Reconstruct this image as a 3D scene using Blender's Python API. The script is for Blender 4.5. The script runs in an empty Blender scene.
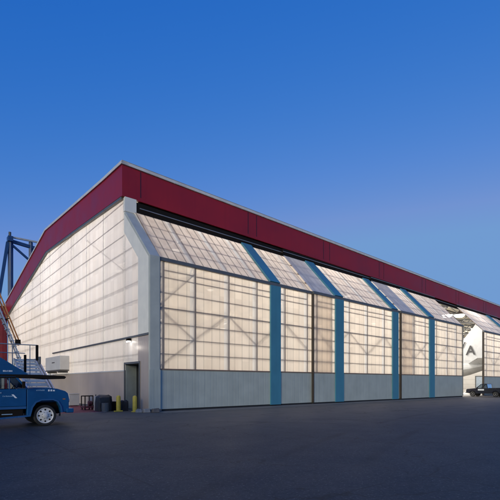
import bpy, math, random
from mathutils import Vector, Matrix
random.seed(7)
scene = bpy.context.scene
COL = scene.collection
R = math.radians

# ------------------------------------------------------------------ frame of the hangar
# s runs along the door front, t runs back into the hangar, z up; origin = front corner on the ground
OX, OY = -5.7915, 23.6847
YAW = math.atan2(338, 411)
CA, SA = math.cos(YAW), math.sin(YAW)
def W(s, t, z=0.0):
    return (OX + s*CA - t*SA, OY + s*SA + t*CA, z)

# ------------------------------------------------------------------ materials
def new_mat(name):
    m = bpy.data.materials.new(name); m.use_nodes = True
    nt = m.node_tree
    for n in list(nt.nodes): nt.nodes.remove(n)
    out = nt.nodes.new('ShaderNodeOutputMaterial')
    return m, nt, out
def N(nt, kind, **kw):
    n = nt.nodes.new(kind)
    for k, v in kw.items(): setattr(n, k, v)
    return n
def L(nt, a, b): nt.links.new(a, b)
def math_n(nt, op, a, b=None):
    n = N(nt, 'ShaderNodeMath', operation=op)
    for i, v in enumerate((a, b)):
        if v is None: continue
        if isinstance(v, (int, float)): n.inputs[i].default_value = v
        else: L(nt, v, n.inputs[i])
    return n.outputs[0]
def mixc(nt, fac, a, b, blend='MIX'):
    n = N(nt, 'ShaderNodeMix', data_type='RGBA', blend_type=blend)
    for i, v in ((0, fac), (6, a), (7, b)):
        if isinstance(v, (int, float)): n.inputs[i].default_value = v
        elif isinstance(v, (tuple, list)): n.inputs[i].default_value = (*v[:3], 1)
        else: L(nt, v, n.inputs[i])
    return n.outputs[2]
def obj_xyz(nt):
    tc = N(nt, 'ShaderNodeTexCoord'); sp = N(nt, 'ShaderNodeSeparateXYZ')
    L(nt, tc.outputs['Object'], sp.inputs[0])
    return tc.outputs['Object'], sp.outputs
def noise(nt, vec, scale, detail=4, rough=0.55):
    n = N(nt, 'ShaderNodeTexNoise'); n.inputs['Scale'].default_value = scale
    n.inputs['Detail'].default_value = detail; n.inputs['Roughness'].default_value = rough
    if vec is not None: L(nt, vec, n.inputs['Vector'])
    return n.outputs['Fac']
def ramp(nt, fac, a, b):
    n = N(nt, 'ShaderNodeMapRange'); L(nt, fac, n.inputs[0])
    n.inputs[1].default_value, n.inputs[2].default_value = a, b
    return n.outputs[0]

def paint(name, col, rough=0.45, metal=0.0, var=0.12, nscale=1.5, streak=0.0, rib=None, spec=0.5, seam=None):
    """painted / plain surface with mild wear; rib=(axis, pitch, depth) adds pressed ribs, seam=(axis, pitch, width, amount) joint lines"""
    m, nt, out = new_mat(name)
    b = N(nt, 'ShaderNodeBsdfPrincipled'); L(nt, b.outputs[0], out.inputs[0])
    vec, xyz = obj_xyz(nt)
    f = ramp(nt, noise(nt, vec, nscale), 0.3, 0.7)
    c = mixc(nt, f, [x*(1-var) for x in col], [min(1, x*(1+var)) for x in col])
    if streak:
        mp = N(nt, 'ShaderNodeMapping'); mp.inputs['Scale'].default_value = (3, 3, 0.12)
        L(nt, vec, mp.inputs['Vector'])
        sf = ramp(nt, noise(nt, mp.outputs[0], 2.0, 5), 0.5, 0.8)
        c = mixc(nt, math_n(nt, 'MULTIPLY', sf, streak), c, [x*0.45 for x in col])
    if seam:
        ax, pitch, wid, amt = seam
        fr = math_n(nt, 'FRACT', math_n(nt, 'DIVIDE', xyz[ax], pitch))
        ln = math_n(nt, 'LESS_THAN', fr, wid/pitch)
        c = mixc(nt, math_n(nt, 'MULTIPLY', ln, amt), c, [x*0.3 for x in col])
    L(nt, c, b.inputs['Base Color'])
    rr = math_n(nt, 'ADD', math_n(nt, 'MULTIPLY', f, 0.12), rough-0.06); L(nt, rr, b.inputs['Roughness'])
    b.inputs['Metallic'].default_value = metal
    b.inputs['Specular IOR Level'].default_value = spec
    bp = N(nt, 'ShaderNodeBump'); bp.inputs['Strength'].default_value = 0.25; bp.inputs['Distance'].default_value = 0.01
    h = noise(nt, vec, nscale*4, 3)
    if rib:
        ax, pitch, depth = rib
        fr = math_n(nt, 'FRACT', math_n(nt, 'DIVIDE', xyz[ax], pitch))
        tri = math_n(nt, 'ABSOLUTE', math_n(nt, 'SUBTRACT', fr, 0.5))
        st = ramp(nt, tri, 0.08, 0.14)
        h = math_n(nt, 'ADD', math_n(nt, 'MULTIPLY', h, 0.15), math_n(nt, 'MULTIPLY', st, 1.0))
        bp.inputs['Distance'].default_value = depth; bp.inputs['Strength'].default_value = 0.8
    L(nt, h, bp.inputs['Height']); L(nt, bp.outputs[0], b.inputs['Normal'])
    return m

def emit(name, col, strength):
    m, nt, out = new_mat(name)
    e = N(nt, 'ShaderNodeEmission'); e.inputs[0].default_value = (*col, 1); e.inputs[1].default_value = strength
    L(nt, e.outputs[0], out.inputs[0]); return m

def sheet(name, col, axis, pitch, clear=0.15, trans=0.72, seam=0.3, var=0.07, row=1.05, dirt=0.1, width=0.055):
    """milky ribbed glazing: light from the lamps inside comes through it"""
    m, nt, out = new_mat(name)
    vec, xyz = obj_xyz(nt)
    u = math_n(nt, 'DIVIDE', xyz[axis], pitch)
    fr = math_n(nt, 'FRACT', u)
    ln = math_n(nt, 'LESS_THAN', fr, width/pitch)
    cell = N(nt, 'ShaderNodeCombineXYZ')
    L(nt, math_n(nt, 'FLOOR', u), cell.inputs[0]); L(nt, math_n(nt, 'FLOOR', math_n(nt, 'DIVIDE', xyz[2], row)), cell.inputs[1])
    wn = N(nt, 'ShaderNodeTexWhiteNoise', noise_dimensions='2D'); L(nt, cell.outputs[0], wn.inputs['Vector'])
    wcol = N(nt, 'ShaderNodeTexWhiteNoise', noise_dimensions='1D'); L(nt, math_n(nt, 'FLOOR', u), wcol.inputs['W'])
    c = mixc(nt, wn.outputs['Value'], [x*(1-var) for x in col], [min(1, x*(1+var*0.6)) for x in col])
    c = mixc(nt, math_n(nt, 'MULTIPLY', wcol.outputs['Value'], 0.22), c, [col[0]*0.97, col[1]*0.88, col[2]*0.80])
    mp = N(nt, 'ShaderNodeMapping'); mp.inputs['Scale'].default_value = (1.6, 1.6, 0.16); L(nt, vec, mp.inputs['Vector'])
    d = ramp(nt, noise(nt, mp.outputs[0], 1.3, 5), 0.45, 0.8)
    c = mixc(nt, math_n(nt, 'MULTIPLY', d, dirt*2), c, [col[0]*0.62, col[1]*0.55, col[2]*0.52])
    c = mixc(nt, math_n(nt, 'MULTIPLY', ln, seam), c, [x*0.42 for x in col])
    tr = N(nt, 'ShaderNodeBsdfTranslucent'); df = N(nt, 'ShaderNodeBsdfDiffuse'); cl = N(nt, 'ShaderNodeBsdfTransparent')
    gl = N(nt, 'ShaderNodeBsdfGlossy'); gl.inputs['Roughness'].default_value = 0.28
    for n in (tr, df): L(nt, c, n.inputs[0])
    cl.inputs[0].default_value = (1.0, 0.93, 0.85, 1)
    m1 = N(nt, 'ShaderNodeMixShader'); m1.inputs[0].default_value = trans
    L(nt, df.outputs[0], m1.inputs[1]); L(nt, tr.outputs[0], m1.inputs[2])
    m2 = N(nt, 'ShaderNodeMixShader'); m2.inputs[0].default_value = clear
    L(nt, m1.outputs[0], m2.inputs[1]); L(nt, cl.outputs[0], m2.inputs[2])
    fz = N(nt, 'ShaderNodeFresnel'); ge = N(nt, 'ShaderNodeNewGeometry')
    L(nt, math_n(nt, 'SUBTRACT', 1.4, math_n(nt, 'MULTIPLY', ge.outputs['Backfacing'], 1.4-1/1.4)), fz.inputs[0])
    m3 = N(nt, 'ShaderNodeMixShader'); L(nt, math_n(nt, 'MULTIPLY', fz.outputs[0], 0.6), m3.inputs[0])
    L(nt, m2.outputs[0], m3.inputs[1]); L(nt, gl.outputs[0], m3.inputs[2])
    L(nt, m3.outputs[0], out.inputs[0])
    return m

M = {}
M['front_sheet'] = sheet('milky_front_sheet', (0.94, 0.86, 0.755), 0, 0.62, clear=0.09, seam=0.5, var=0.09, dirt=0.13)
M['clear_sheet'] = sheet('bright_joint_sheet', (0.99, 0.97, 0.93), 0, 5.0, clear=0.16, seam=0, dirt=0.02)
M['slope_sheet'] = sheet('milky_slope_sheet', (0.86, 0.78, 0.72), 0, 0.62, clear=0.09, seam=0.95, dirt=0.3, width=0.10)
M['grey_slope'] = sheet('pale_grey_slope_sheet', (0.60, 0.62, 0.64), 0, 0.62, clear=0.02, trans=0.35, seam=0.35, dirt=0.15, width=0.05)
M['gable_sheet'] = sheet('milky_gable_sheet', (0.86, 0.835, 0.835), 1, 0.60, clear=0.05, seam=0.12, row=1.08)
M['gable_strip'] = sheet('bright_gable_joint', (0.97, 0.95, 0.92), 1, 5.0, clear=0.05, seam=0, dirt=0.02)
M['grey_clad'] = paint('grey_cladding', (0.43, 0.46, 0.41), 0.42, var=0.09, nscale=0.9, streak=0.28, rib=(0, 0.45, 0.004))
M['gable_clad'] = paint('warm_grey_cladding', (0.56, 0.46, 0.39), 0.4, metal=0.2, var=0.08, nscale=0.5, streak=0.2, rib=(1, 0.3, 0.004))
M['edge_clad'] = paint('pale_grey_edge_cladding', (0.78, 0.765, 0.70), 0.5, var=0.05, streak=0.08)
M['column'] = paint('grey_green_column', (0.44, 0.46, 0.42), 0.45, var=0.08)
M['red'] = paint('maroon_fascia', (0.29, 0.010, 0.017), 0.45, var=0.12, nscale=0.5, spec=0.38, streak=0.18)
M['red_seam'] = paint('dark_maroon_joint', (0.06, 0.004, 0.01), 0.5)
M['trim'] = paint('pale_roof_trim', (0.62, 0.62, 0.61), 0.4)
M['roof'] = paint('grey_roof_membrane', (0.30, 0.30, 0.30), 0.8)
M['black'] = paint('black_steel', (0.013, 0.010, 0.008), 0.75, spec=0.12)
M['dark_brown'] = paint('dark_brown_steel', (0.055, 0.045, 0.038), 0.6, spec=0.3)
M['rubber'] = paint('black_rubber', (0.016, 0.016, 0.017), 0.75, var=0.3, nscale=8)
M['rail'] = paint('dark_grey_rail', (0.11, 0.115, 0.12), 0.45)
M['track'] = paint('worn_steel_track', (0.26, 0.23, 0.21), 0.4, metal=0.5)
M['blue'] = paint('blue_mullion', (0.060, 0.225, 0.32), 0.45, var=0.08, nscale=0.8, streak=0.2)
M['girt'] = paint('brown_steel_girt', (0.22, 0.15, 0.11), 0.6)
M['white_wall'] = paint('white_inner_wall', (0.60, 0.59, 0.57), 0.6, var=0.06, nscale=0.4, seam=(2, 1.2, 0.08, 0.35))
M['inner_roof'] = paint('tan_roof_deck', (0.42, 0.37, 0.28), 0.7, var=0.15, seam=(0, 0.6, 0.08, 0.4))
M['truss'] = paint('dark_truss_steel', (0.10, 0.10, 0.10), 0.55)
M['floor'] = paint('pale_hangar_floor', (0.52, 0.50, 0.47), 0.35, var=0.08, nscale=0.3)
M['door_grey'] = paint('grey_green_door', (0.27, 0.30, 0.30), 0.5, streak=0.15)
M['dark_frame'] = paint('dark_door_frame', (0.07, 0.072, 0.075), 0.5)
M['navy'] = paint('navy_steel', (0.016, 0.055, 0.16), 0.45)
M['pale_pipe'] = paint('pale_grey_pipe', (0.42, 0.42, 0.41), 0.45)
M['annex_red'] = paint('annex_red', (0.20, 0.012, 0.022), 0.55, var=0.15, rib=(0, 0.5, 0.02))
M['truck_blue'] = paint('truck_blue_paint', (0.005, 0.070, 0.205), 0.3, var=0.10, nscale=2.0, spec=0.4)
M['truck_edge'] = paint('truck_blue_lip', (0.02, 0.09, 0.24), 0.3, var=0.1, nscale=2.0)
M['wheel'] = paint('white_steel_wheel', (0.62, 0.61, 0.60), 0.4, var=0.15, nscale=6)
M['chrome'] = paint('dull_chrome', (0.6, 0.6, 0.6), 0.25, metal=0.9)
M['mark'] = paint('white_decal', (0.72, 0.76, 0.80), 0.5)
M['mark_faint'] = paint('faint_decal', (0.28, 0.42, 0.55), 0.5)
M['alu'] = paint('bare_aluminium', (0.52, 0.54, 0.57), 0.35, metal=0.55, var=0.12, nscale=3)
M['alu_tread'] = paint('aluminium_tread', (0.36, 0.42, 0.52), 0.4, metal=0.35, var=0.12, nscale=3)
M['orange'] = paint('orange_handrail', (0.42, 0.17, 0.05), 0.45)
M['yellow'] = paint('bollard_yellow', (0.68, 0.50, 0.06), 0.5, var=0.12, nscale=5, streak=0.25)
M['concrete'] = paint('weathered_concrete', (0.30, 0.29, 0.27), 0.8, var=0.25, nscale=5)
M['concrete_strip'] = paint('old_track_concrete', (0.21, 0.18, 0.145), 0.6, var=0.25, nscale=0.8)
M['dark_concrete'] = paint('stained_plinth', (0.13, 0.12, 0.115), 0.8, var=0.3, nscale=4)
M['unit'] = paint('pale_unit_casing', (0.60, 0.58, 0.56), 0.5, var=0.06)
M['unit_dark'] = paint('unit_base_rail', (0.10, 0.09, 0.085), 0.6)
M['cabinet'] = paint('white_cabinet', (0.55, 0.55, 0.54), 0.5)
M['tarp'] = paint('black_tarp', (0.02, 0.02, 0.023), 0.55, var=0.4, nscale=4)
M['maroon_cart'] = paint('dull_red_cart', (0.10, 0.025, 0.035), 0.55, var=0.2)
M['mat_red'] = paint('red_painted_apron', (0.22, 0.028, 0.04), 0.75, var=0.3, nscale=1.2)
M['kerb_white'] = paint('worn_white_line', (0.50, 0.45, 0.40), 0.7, var=0.3, nscale=6)
M['plane_white'] = paint('aircraft_white', (0.60, 0.615, 0.63), 0.3, var=0.05, spec=0.5)
M['plane_grey'] = paint('aircraft_grey', (0.34, 0.34, 0.34), 0.35)
M['lettering'] = paint('dark_lettering', (0.05, 0.05, 0.055), 0.5)
M['pickup'] = paint('pickup_dark_blue', (0.004, 0.006, 0.018), 0.25, var=0.1, spec=0.6)
M['pale_opening'] = paint('pale_blue_opening', (0.34, 0.42, 0.52), 0.5)
M['lamp_face'] = emit('lit_lamp_face', (1.0, 0.95, 0.86), 3)
M['lamp_face_near'] = emit('lit_near_lamp_face', (1.0, 0.96, 0.90), 22)
M['wall_lamp_face'] = emit('lit_wall_lamp', (1.0, 0.95, 0.88), 14)

def glass_mat():
    m, nt, out = new_mat('dark_cab_glass')
    t = N(nt, 'ShaderNodeBsdfTransparent'); t.inputs[0].default_value = (0.62, 0.66, 0.68, 1)
    g = N(nt, 'ShaderNodeBsdfGlossy'); g.inputs['Roughness'].default_value = 0.03
    f = N(nt, 'ShaderNodeFresnel'); f.inputs[0].default_value = 1.5
    mx = N(nt, 'ShaderNodeMixShader'); L(nt, f.outputs[0], mx.inputs[0]); L(nt, t.outputs[0], mx.inputs[1]); L(nt, g.outputs[0], mx.inputs[2])
    L(nt, mx.outputs[0], out.inputs[0]); return m
M['glass'] = glass_mat()

def asphalt_mat():
    m, nt, out = new_mat('dark_asphalt')
    b = N(nt, 'ShaderNodeBsdfPrincipled'); L(nt, b.outputs[0], out.inputs[0])
    vec, xyz = obj_xyz(nt)
    big = ramp(nt, noise(nt, vec, 0.10, 5, 0.6), 0.2, 0.8)
    med = ramp(nt, noise(nt, vec, 0.9, 6, 0.65), 0.35, 0.7)
    fine = noise(nt, vec, 60, 3, 0.7)
    c = mixc(nt, big, (0.026, 0.036, 0.044), (0.038, 0.048, 0.056))
    c = mixc(nt, math_n(nt, 'MULTIPLY', med, 0.5), c, (0.021, 0.029, 0.036))
    c = mixc(nt, math_n(nt, 'MULTIPLY', ramp(nt, fine, 0.42, 0.72), 0.5), c, (0.075, 0.085, 0.092))
    grit = noise(nt, vec, 9, 6, 0.75)
    c = mixc(nt, math_n(nt, 'MULTIPLY', ramp(nt, grit, 0.45, 0.62), 0.6), c, (0.012, 0.017, 0.021))
    peb = noise(nt, vec, 22, 2, 0.6)
    c = mixc(nt, math_n(nt, 'MULTIPLY', ramp(nt, peb, 0.60, 0.66), 0.8), c, (0.12, 0.13, 0.135))
    # warm spill of hangar light painted into the ground colour along the doors
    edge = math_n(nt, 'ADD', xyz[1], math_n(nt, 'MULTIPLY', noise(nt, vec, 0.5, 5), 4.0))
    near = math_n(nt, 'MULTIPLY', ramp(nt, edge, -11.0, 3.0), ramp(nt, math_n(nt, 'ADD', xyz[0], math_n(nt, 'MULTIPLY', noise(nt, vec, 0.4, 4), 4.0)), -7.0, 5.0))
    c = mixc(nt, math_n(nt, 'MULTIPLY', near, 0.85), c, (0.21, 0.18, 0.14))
    # fine cracks and tar-filled paving joints
    v = N(nt, 'ShaderNodeTexVoronoi', feature='DISTANCE_TO_EDGE'); v.inputs['Scale'].default_value = 0.16
    wob = N(nt, 'ShaderNodeVectorMath', operation='ADD'); L(nt, vec, wob.inputs[0])
    nz = N(nt, 'ShaderNodeTexNoise'); nz.inputs['Scale'].default_value = 0.8; nz.inputs['Detail'].default_value = 6; L(nt, vec, nz.inputs['Vector'])
    sc = N(nt, 'ShaderNodeVectorMath', operation='SCALE'); L(nt, nz.outputs['Color'], sc.inputs[0]); sc.inputs['Scale'].default_value = 2.2
    L(nt, sc.outputs[0], wob.inputs[1]); L(nt, wob.outputs[0], v.inputs['Vector'])
    crack = math_n(nt, 'LESS_THAN', v.outputs['Distance'], 0.0045)
    c = mixc(nt, math_n(nt, 'MULTIPLY', crack, 0.75), c, (0.02, 0.02, 0.02))
    # paving lanes: tar joints every 7.5 m, and faint tyre tracks
    for ax, pitch, w_ in ((0, 7.5, 0.05), (1, 6.0, 0.045)):
        jv = math_n(nt, 'ADD', xyz[ax], math_n(nt, 'MULTIPLY', noise(nt, vec, 1.2, 3), 0.10))
        jl = math_n(nt, 'LESS_THAN', math_n(nt, 'FRACT', math_n(nt, 'DIVIDE', jv, pitch)), w_/pitch)
        jl = math_n(nt, 'MULTIPLY', jl, ramp(nt, noise(nt, vec, 0.35, 3), 0.38, 0.55))
        c = mixc(nt, math_n(nt, 'MULTIPLY', jl, 0.5), c, (0.012, 0.012, 0.013))
    for cx, cy_, rr in ((20, -70, 58.0), (20, -70, 59.9), (-30, -40, 44.0), (-30, -40, 45.8), (60, -45, 38.5), (60, -45, 40.3)):
        dx, dy = math_n(nt, 'SUBTRACT', xyz[0], cx), math_n(nt, 'SUBTRACT', xyz[1], cy_)
        dist = math_n(nt, 'SQRT', math_n(nt, 'ADD', math_n(nt, 'MULTIPLY', dx, dx), math_n(nt, 'MULTIPLY', dy, dy)))
        band = ramp(nt, math_n(nt, 'ABSOLUTE', math_n(nt, 'SUBTRACT', dist, rr)), 0.20, 0.06)
        band = math_n(nt, 'MULTIPLY', band, ramp(nt, noise(nt, vec, 0.25, 4), 0.42, 0.62))
        c = mixc(nt, math_n(nt, 'MULTIPLY', band, 0.55), c, (0.010, 0.012, 0.014))
    st = ramp(nt, noise(nt, vec, 0.45, 4, 0.5), 0.60, 0.72)
    c = mixc(nt, math_n(nt, 'MULTIPLY', st, 0.4), c, (0.03, 0.03, 0.031))
    L(nt, c, b.inputs['Base Color'])
    r = math_n(nt, 'ADD', 0.58, math_n(nt, 'MULTIPLY', med, 0.06)); L(nt, r, b.inputs['Roughness'])
    b.inputs['Specular IOR Level'].default_value = 0.22
    bp = N(nt, 'ShaderNodeBump'); bp.inputs['Strength'].default_value = 0.7; bp.inputs['Distance'].default_value = 0.01
    L(nt, math_n(nt, 'ADD', fine, math_n(nt, 'MULTIPLY', med, 1.5)), bp.inputs['Height']); L(nt, bp.outputs[0], b.inputs['Normal'])
    return m
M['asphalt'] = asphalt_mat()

# ------------------------------------------------------------------ mesh collector
class MB:
    def __init__(self): self.v = []; self.f = []; self.mi = []
    def quad(self, pts, mi=0):
        n = len(self.v); self.v += [tuple(p) for p in pts]; self.f.append(tuple(range(n, n+len(pts)))); self.mi.append(mi); return self
    def hexa(self, p, mi=0):
        n = len(self.v); self.v += [tuple(x) for x in p]
        for q in ((0,3,2,1), (4,5,6,7), (0,1,5,4), (1,2,6,5), (2,3,7,6), (3,0,4,7)):
            self.f.append(tuple(n+i for i in q)); self.mi.append(mi)
        return self
    def box(self, s0, s1, t0, t1, z0, z1, mi=0):
        return self.hexa([(s0,t0,z0),(s1,t0,z0),(s1,t1,z0),(s0,t1,z0),(s0,t0,z1),(s1,t0,z1),(s1,t1,z1),(s0,t1,z1)], mi)
    def prism(self, poly, a, b, fn, mi=0):
        """poly: 2-D outline, swept from a to b; fn(u, v, w) -> point"""
        n = len(self.v); k = len(poly)
        self.v += [fn(u, v, a) for u, v in poly] + [fn(u, v, b) for u, v in poly]
        self.f.append(tuple(range(n, n+k))[::-1]); self.mi.append(mi)
        self.f.append(tuple(range(n+k, n+2*k))); self.mi.append(mi)
        for i in range(k):
            j = (i+1) % k
            self.f.append((n+i, n+j, n+k+j, n+k+i)); self.mi.append(mi)
        return self
    def tube(self, p, q, r, seg=8, r2=None, mi=0):
        p, q = Vector(p), Vector(q); d = (q-p).normalized()
        a = d.orthogonal().normalized(); b = d.cross(a); r2 = r if r2 is None else r2
        n = len(self.v)
        for c, rr in ((p, r), (q, r2)):
            for i in range(seg):
                w = 2*math.pi*i/seg; self.v.append(tuple(c + a*rr*math.cos(w) + b*rr*math.sin(w)))
        for i in range(seg):
            j = (i+1) % seg; self.f.append((n+i, n+j, n+seg+j, n+seg+i)); self.mi.append(mi)
        self.f.append(tuple(range(n, n+seg))[::-1]); self.f.append(tuple(range(n+seg, n+2*seg))); self.mi += [mi, mi]
        return self
    def bar(self, p, q, wd, ht, up=(0,0,1), mi=0):
        """rectangular bar"""
        p, q = Vector(p), Vector(q); d = (q-p).normalized(); up = Vector(up)
        a = d.cross(up)
        if a.length < 1e-4: a = d.orthogonal()
        a.normalize(); b = a.cross(d).normalized(); a *= wd/2; b *= ht/2
        return self.hexa([p-a-b, p+a-b, p+a+b, p-a+b, q-a-b, q+a-b, q+a+b, q-a+b], mi)
    def lathe(self, prof, c, axis, seg=24, mi=0):
        """prof: (radius, along) pairs swept round axis through c"""
        c = Vector(c); ax = Vector(axis).normalized(); a = ax.orthogonal().normalized(); b = ax.cross(a); n = len(self.v); k = len(prof)
        for i in range(seg):
            w = 2*math.pi*i/seg; d = a*math.cos(w) + b*math.sin(w)
            for r, h in prof: self.v.append(tuple(c + ax*h + d*r))
        for i in range(seg):
            j = (i+1) % seg
            for m_ in range(k-1):
                self.f.append((n+i*k+m_, n+j*k+m_, n+j*k+m_+1, n+i*k+m_+1)); self.mi.append(mi)
        self.f.append(tuple(n+i*k for i in range(seg))[::-1]); self.f.append(tuple(n+i*k+k-1 for i in range(seg))); self.mi += [mi, mi]
        return self
    def build(self, name, mats, parent=None, bevel=0.0, smooth=False, base=None):
        base = base or (parent.get('_b') if parent is not None and '_b' in parent else (0, 0, 0))
        me = bpy.data.meshes.new(name)
        me.from_pydata([(x-base[0], y-base[1], z-base[2]) for x, y, z in self.v], [], self.f)
        for m in (mats if isinstance(mats, (list, tuple)) else [mats]): me.materials.append(m)
        me.polygons.foreach_set('material_index', self.mi)
        import bmesh
        bm = bmesh.new(); bm.from_mesh(me); bmesh.ops.remove_doubles(bm, verts=bm.verts, dist=1e-5)
        bmesh.ops.recalc_face_normals(bm, faces=bm.faces); bm.to_mesh(me); bm.free()
        if smooth:
            me.polygons.foreach_set('use_smooth', [True]*len(me.polygons))
            me.set_sharp_from_angle(angle=R(38))
        o = bpy.data.objects.new(name, me); COL.objects.link(o)
        if parent is not None: o.parent = parent; o['_b'] = base
        if bevel:
            bv = o.modifiers.new('bevel', 'BEVEL'); bv.width = bevel; bv.segments = 2; bv.limit_method = 'ANGLE'; bv.angle_limit = R(35)
        return o

def thing(name, label, cat, base, group=None):
    o = bpy.data.objects.new(name, None); COL.objects.link(o)
    o.empty_display_size = 0.5
    o.location = W(*base); o.rotation_euler = (0, 0, YAW)
    o['label'] = label; o['category'] = cat; o['_b'] = tuple(float(x) for x in base)
    if group: o['group'] = group
    return o
def solo(name, mb, mats, label, cat, base, bevel=0.0, smooth=False, group=None):
    o = mb.build(name, mats, None, bevel, smooth, base)
    o.location = W(*base); o.rotation_euler = (0, 0, YAW); o['label'] = label; o['category'] = cat
    if group: o['group'] = group
    return o
def structure(name, mb, mat):
    o = mb.build(name, mat); o.location = W(0, 0, 0); o.rotation_euler = (0, 0, YAW); o['kind'] = 'structure'; return o
def lamp(name, kind, s, t, z, energy, col, parent=None, **kw):
    l = bpy.data.lights.new(name, kind); l.energy = energy; l.color = col
    for k, v in kw.items(): setattr(l, k, v)
    o = bpy.data.objects.new(name, l); COL.objects.link(o)
    if parent is not None:
        b = parent['_b']; o.parent = parent; o.location = (s-b[0], t-b[1], z-b[2])
    else: o.location = W(s, t, z)
    return o

# ------------------------------------------------------------------ ground
g = MB().quad([(-900,-900,0), (1500,-900,0), (1500,1500,0), (-900,1500,0)])
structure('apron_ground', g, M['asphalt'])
structure('hangar_floor', MB().quad([(0.3,0.6,0.004), (99.5,0.6,0.004), (99.5,44.8,0.004), (0.3,44.8,0.004)]), M['floor'])
structure('red_painted_apron', MB().quad([(-4.4,1.75,0.004), (-2.05,1.75,0.004), (-1.0,3.6,0.004), (-1.0,12.0,0.004), (-6.5,12.0,0.004)]), M['mat_red'])
structure('apron_edge_line', MB().quad([(-4.5,1.55,0.008), (-1.9,1.55,0.008), (-1.9,1.68,0.008), (-4.5,1.68,0.008)]), M['kerb_white'])
structure('door_track_strip', MB().quad([(0.3,-1.3,0.004), (100,-1.3,0.004), (100,0.55,0.004), (0.3,0.55,0.004)]), M['concrete_strip'])

# ------------------------------------------------------------------ hangar
LEN, DEEP = 100.0, 45.2
hangar = thing('hangar', 'large maroon edged aircraft hangar with milky glazed doors glowing from inside', 'hangar', (0, 0, 0))
ROOF = -0.0288                                           # the roof falls gently along the front
def zk(s): return 9.0 - 0.0140*s                         # bend of the doors
SL = 1.10                                                # rise per metre of the tilted glazing
def ztop(t): # roof top at s = 0
    pts = [(3.7,15.62), (6.7,15.78), (23,16.9), (45.6,13.0)]
    for (a, za), (b, zb) in zip(pts, pts[1:]):
        if t <= b: return za + (zb-za)*(t-a)/(b-a)
    return pts[-1][1]
def zbot(t): # underside of the gable fascia at s = 0
    pts = [(3.45,13.64), (22.65,14.88), (45.6,11.05)]
    for (a, za), (b, zb) in zip(pts, pts[1:]):
        if t <= b: return za + (zb-za)*(max(t,a)-a)/(b-a)
    return pts[-1][1]

# --- gable wall: milky sheets between columns
cols_t = [1.5, 3.85, 7.45, 10.95, 14.75, 18.4, 22.0, 25.8, 29.6, 33.4, 37.2, 41.0, 44.9]
def gable_top(t):
    if t < 3.7: return min(zk(0) + SL*t, zbot(3.7)) + 0.0
    return zbot(t) + 0.06
def gable_edge_t(z): return 0 if z < 9 else (z-9.0)/SL
gz = MB()
cuts = [1.5]
for c in cols_t[1:]: cuts += [c-0.34, c-0.06]
cuts[-1] = 45.1
ins = sorted(set(cuts + [22.65]))
Z0 = 2.46
for a, b in zip(ins, ins[1:]):
    strip = any(abs(a-(c-0.34)) < 1e-6 for c in cols_t)
    za = gable_top(a) if a > 3.4 else 9.25 + 1.0*(a-1.5); zb = gable_top(b) if b > 3.5 else 9.25 + 1.0*(b-1.5)
    gz.quad([(0.0,a,Z0 if a > 3.45 else 2.95), (0.0,b,Z0 if b > 3.6 else 2.95), (0.0,b,zb), (0.0,a,za)], 1 if strip else 0)
gable = gz.build('gable_glazing', [M['gable_sheet'], M['gable_strip']], hangar)
for z in (3.46, 5.66, 6.76, 7.85, 8.98, 10.12, 11.2, 12.26, 13.3, 14.2):
    mb = MB()
    t0 = 1.5 if z < 9.2 else min(3.58, 1.5 + (z-9.2))
    t1 = 44.9
    if z > 11.1:
        lo = [t for t in [x*0.1 for x in range(37, 452)] if zbot(t) > z+0.05]
        if not lo: continue
        t0, t1 = max(t0, lo[0]), lo[-1]
    mb.box(0.20, 0.27, t0, t1, z-0.038, z+0.038); mb.build('girt', M['girt'], gable)
for c in cols_t[1:]:
    MB().box(0.30, 0.50, c+0.02, c+0.10, 0.05, gable_top(c)-0.15).build('column', M['girt'], gable)
for (ta, za, tb, zb) in ((3.85,9.0,10.95,12.8),):
    MB().bar((0.7,ta,za), (0.7,tb,zb), 0.06, 0.06).build('brace', M['girt'], gable)
# lower metal wall, door wall, rails
lw = MB().box(-0.02, 0.1, 3.48, 45.1, 0.0, 2.42)
lw.box(-0.02, 0.1, 0.05, 1.2, 0.0, 4.45); lw.box(-0.02, 0.1, 1.2, 1.52, 2.99, 4.45); lw.build('lower_cladding', M['gable_clad'], hangar)
MB().box(-0.05, 0.12, 3.48, 45.1, 2.42, 2.50).build('sill_rail', M['trim'], hangar)
MB().box(-0.07, 0.12, 0.02, 21.0, 4.47, 4.58).build('belt_rail', M['rail'], hangar)
# pale edge cladding that follows the bent corner
ec = MB()
o0 = [(0.04,4.6), (0.04,9.0), (3.5,12.56), (3.5,13.62)]; i0 = [(1.5,4.6), (1.5,9.25), (3.6,11.35), (3.64,13.63)]
for (a, b), (c, d) in zip(zip(o0, o0[1:]), zip(i0, i0[1:])):
    ec.hexa([(-0.03,a[0],a[1]), (-0.03,c[0],c[1]), (0.12,c[0],c[1]), (0.12,a[0],a[1]), (-0.03,b[0],b[1]), (-0.03,d[0],d[1]), (0.12,d[0],d[1]), (0.12,b[0],b[1])])
ec.build('edge_cladding', M['edge_clad'], hangar)
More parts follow.
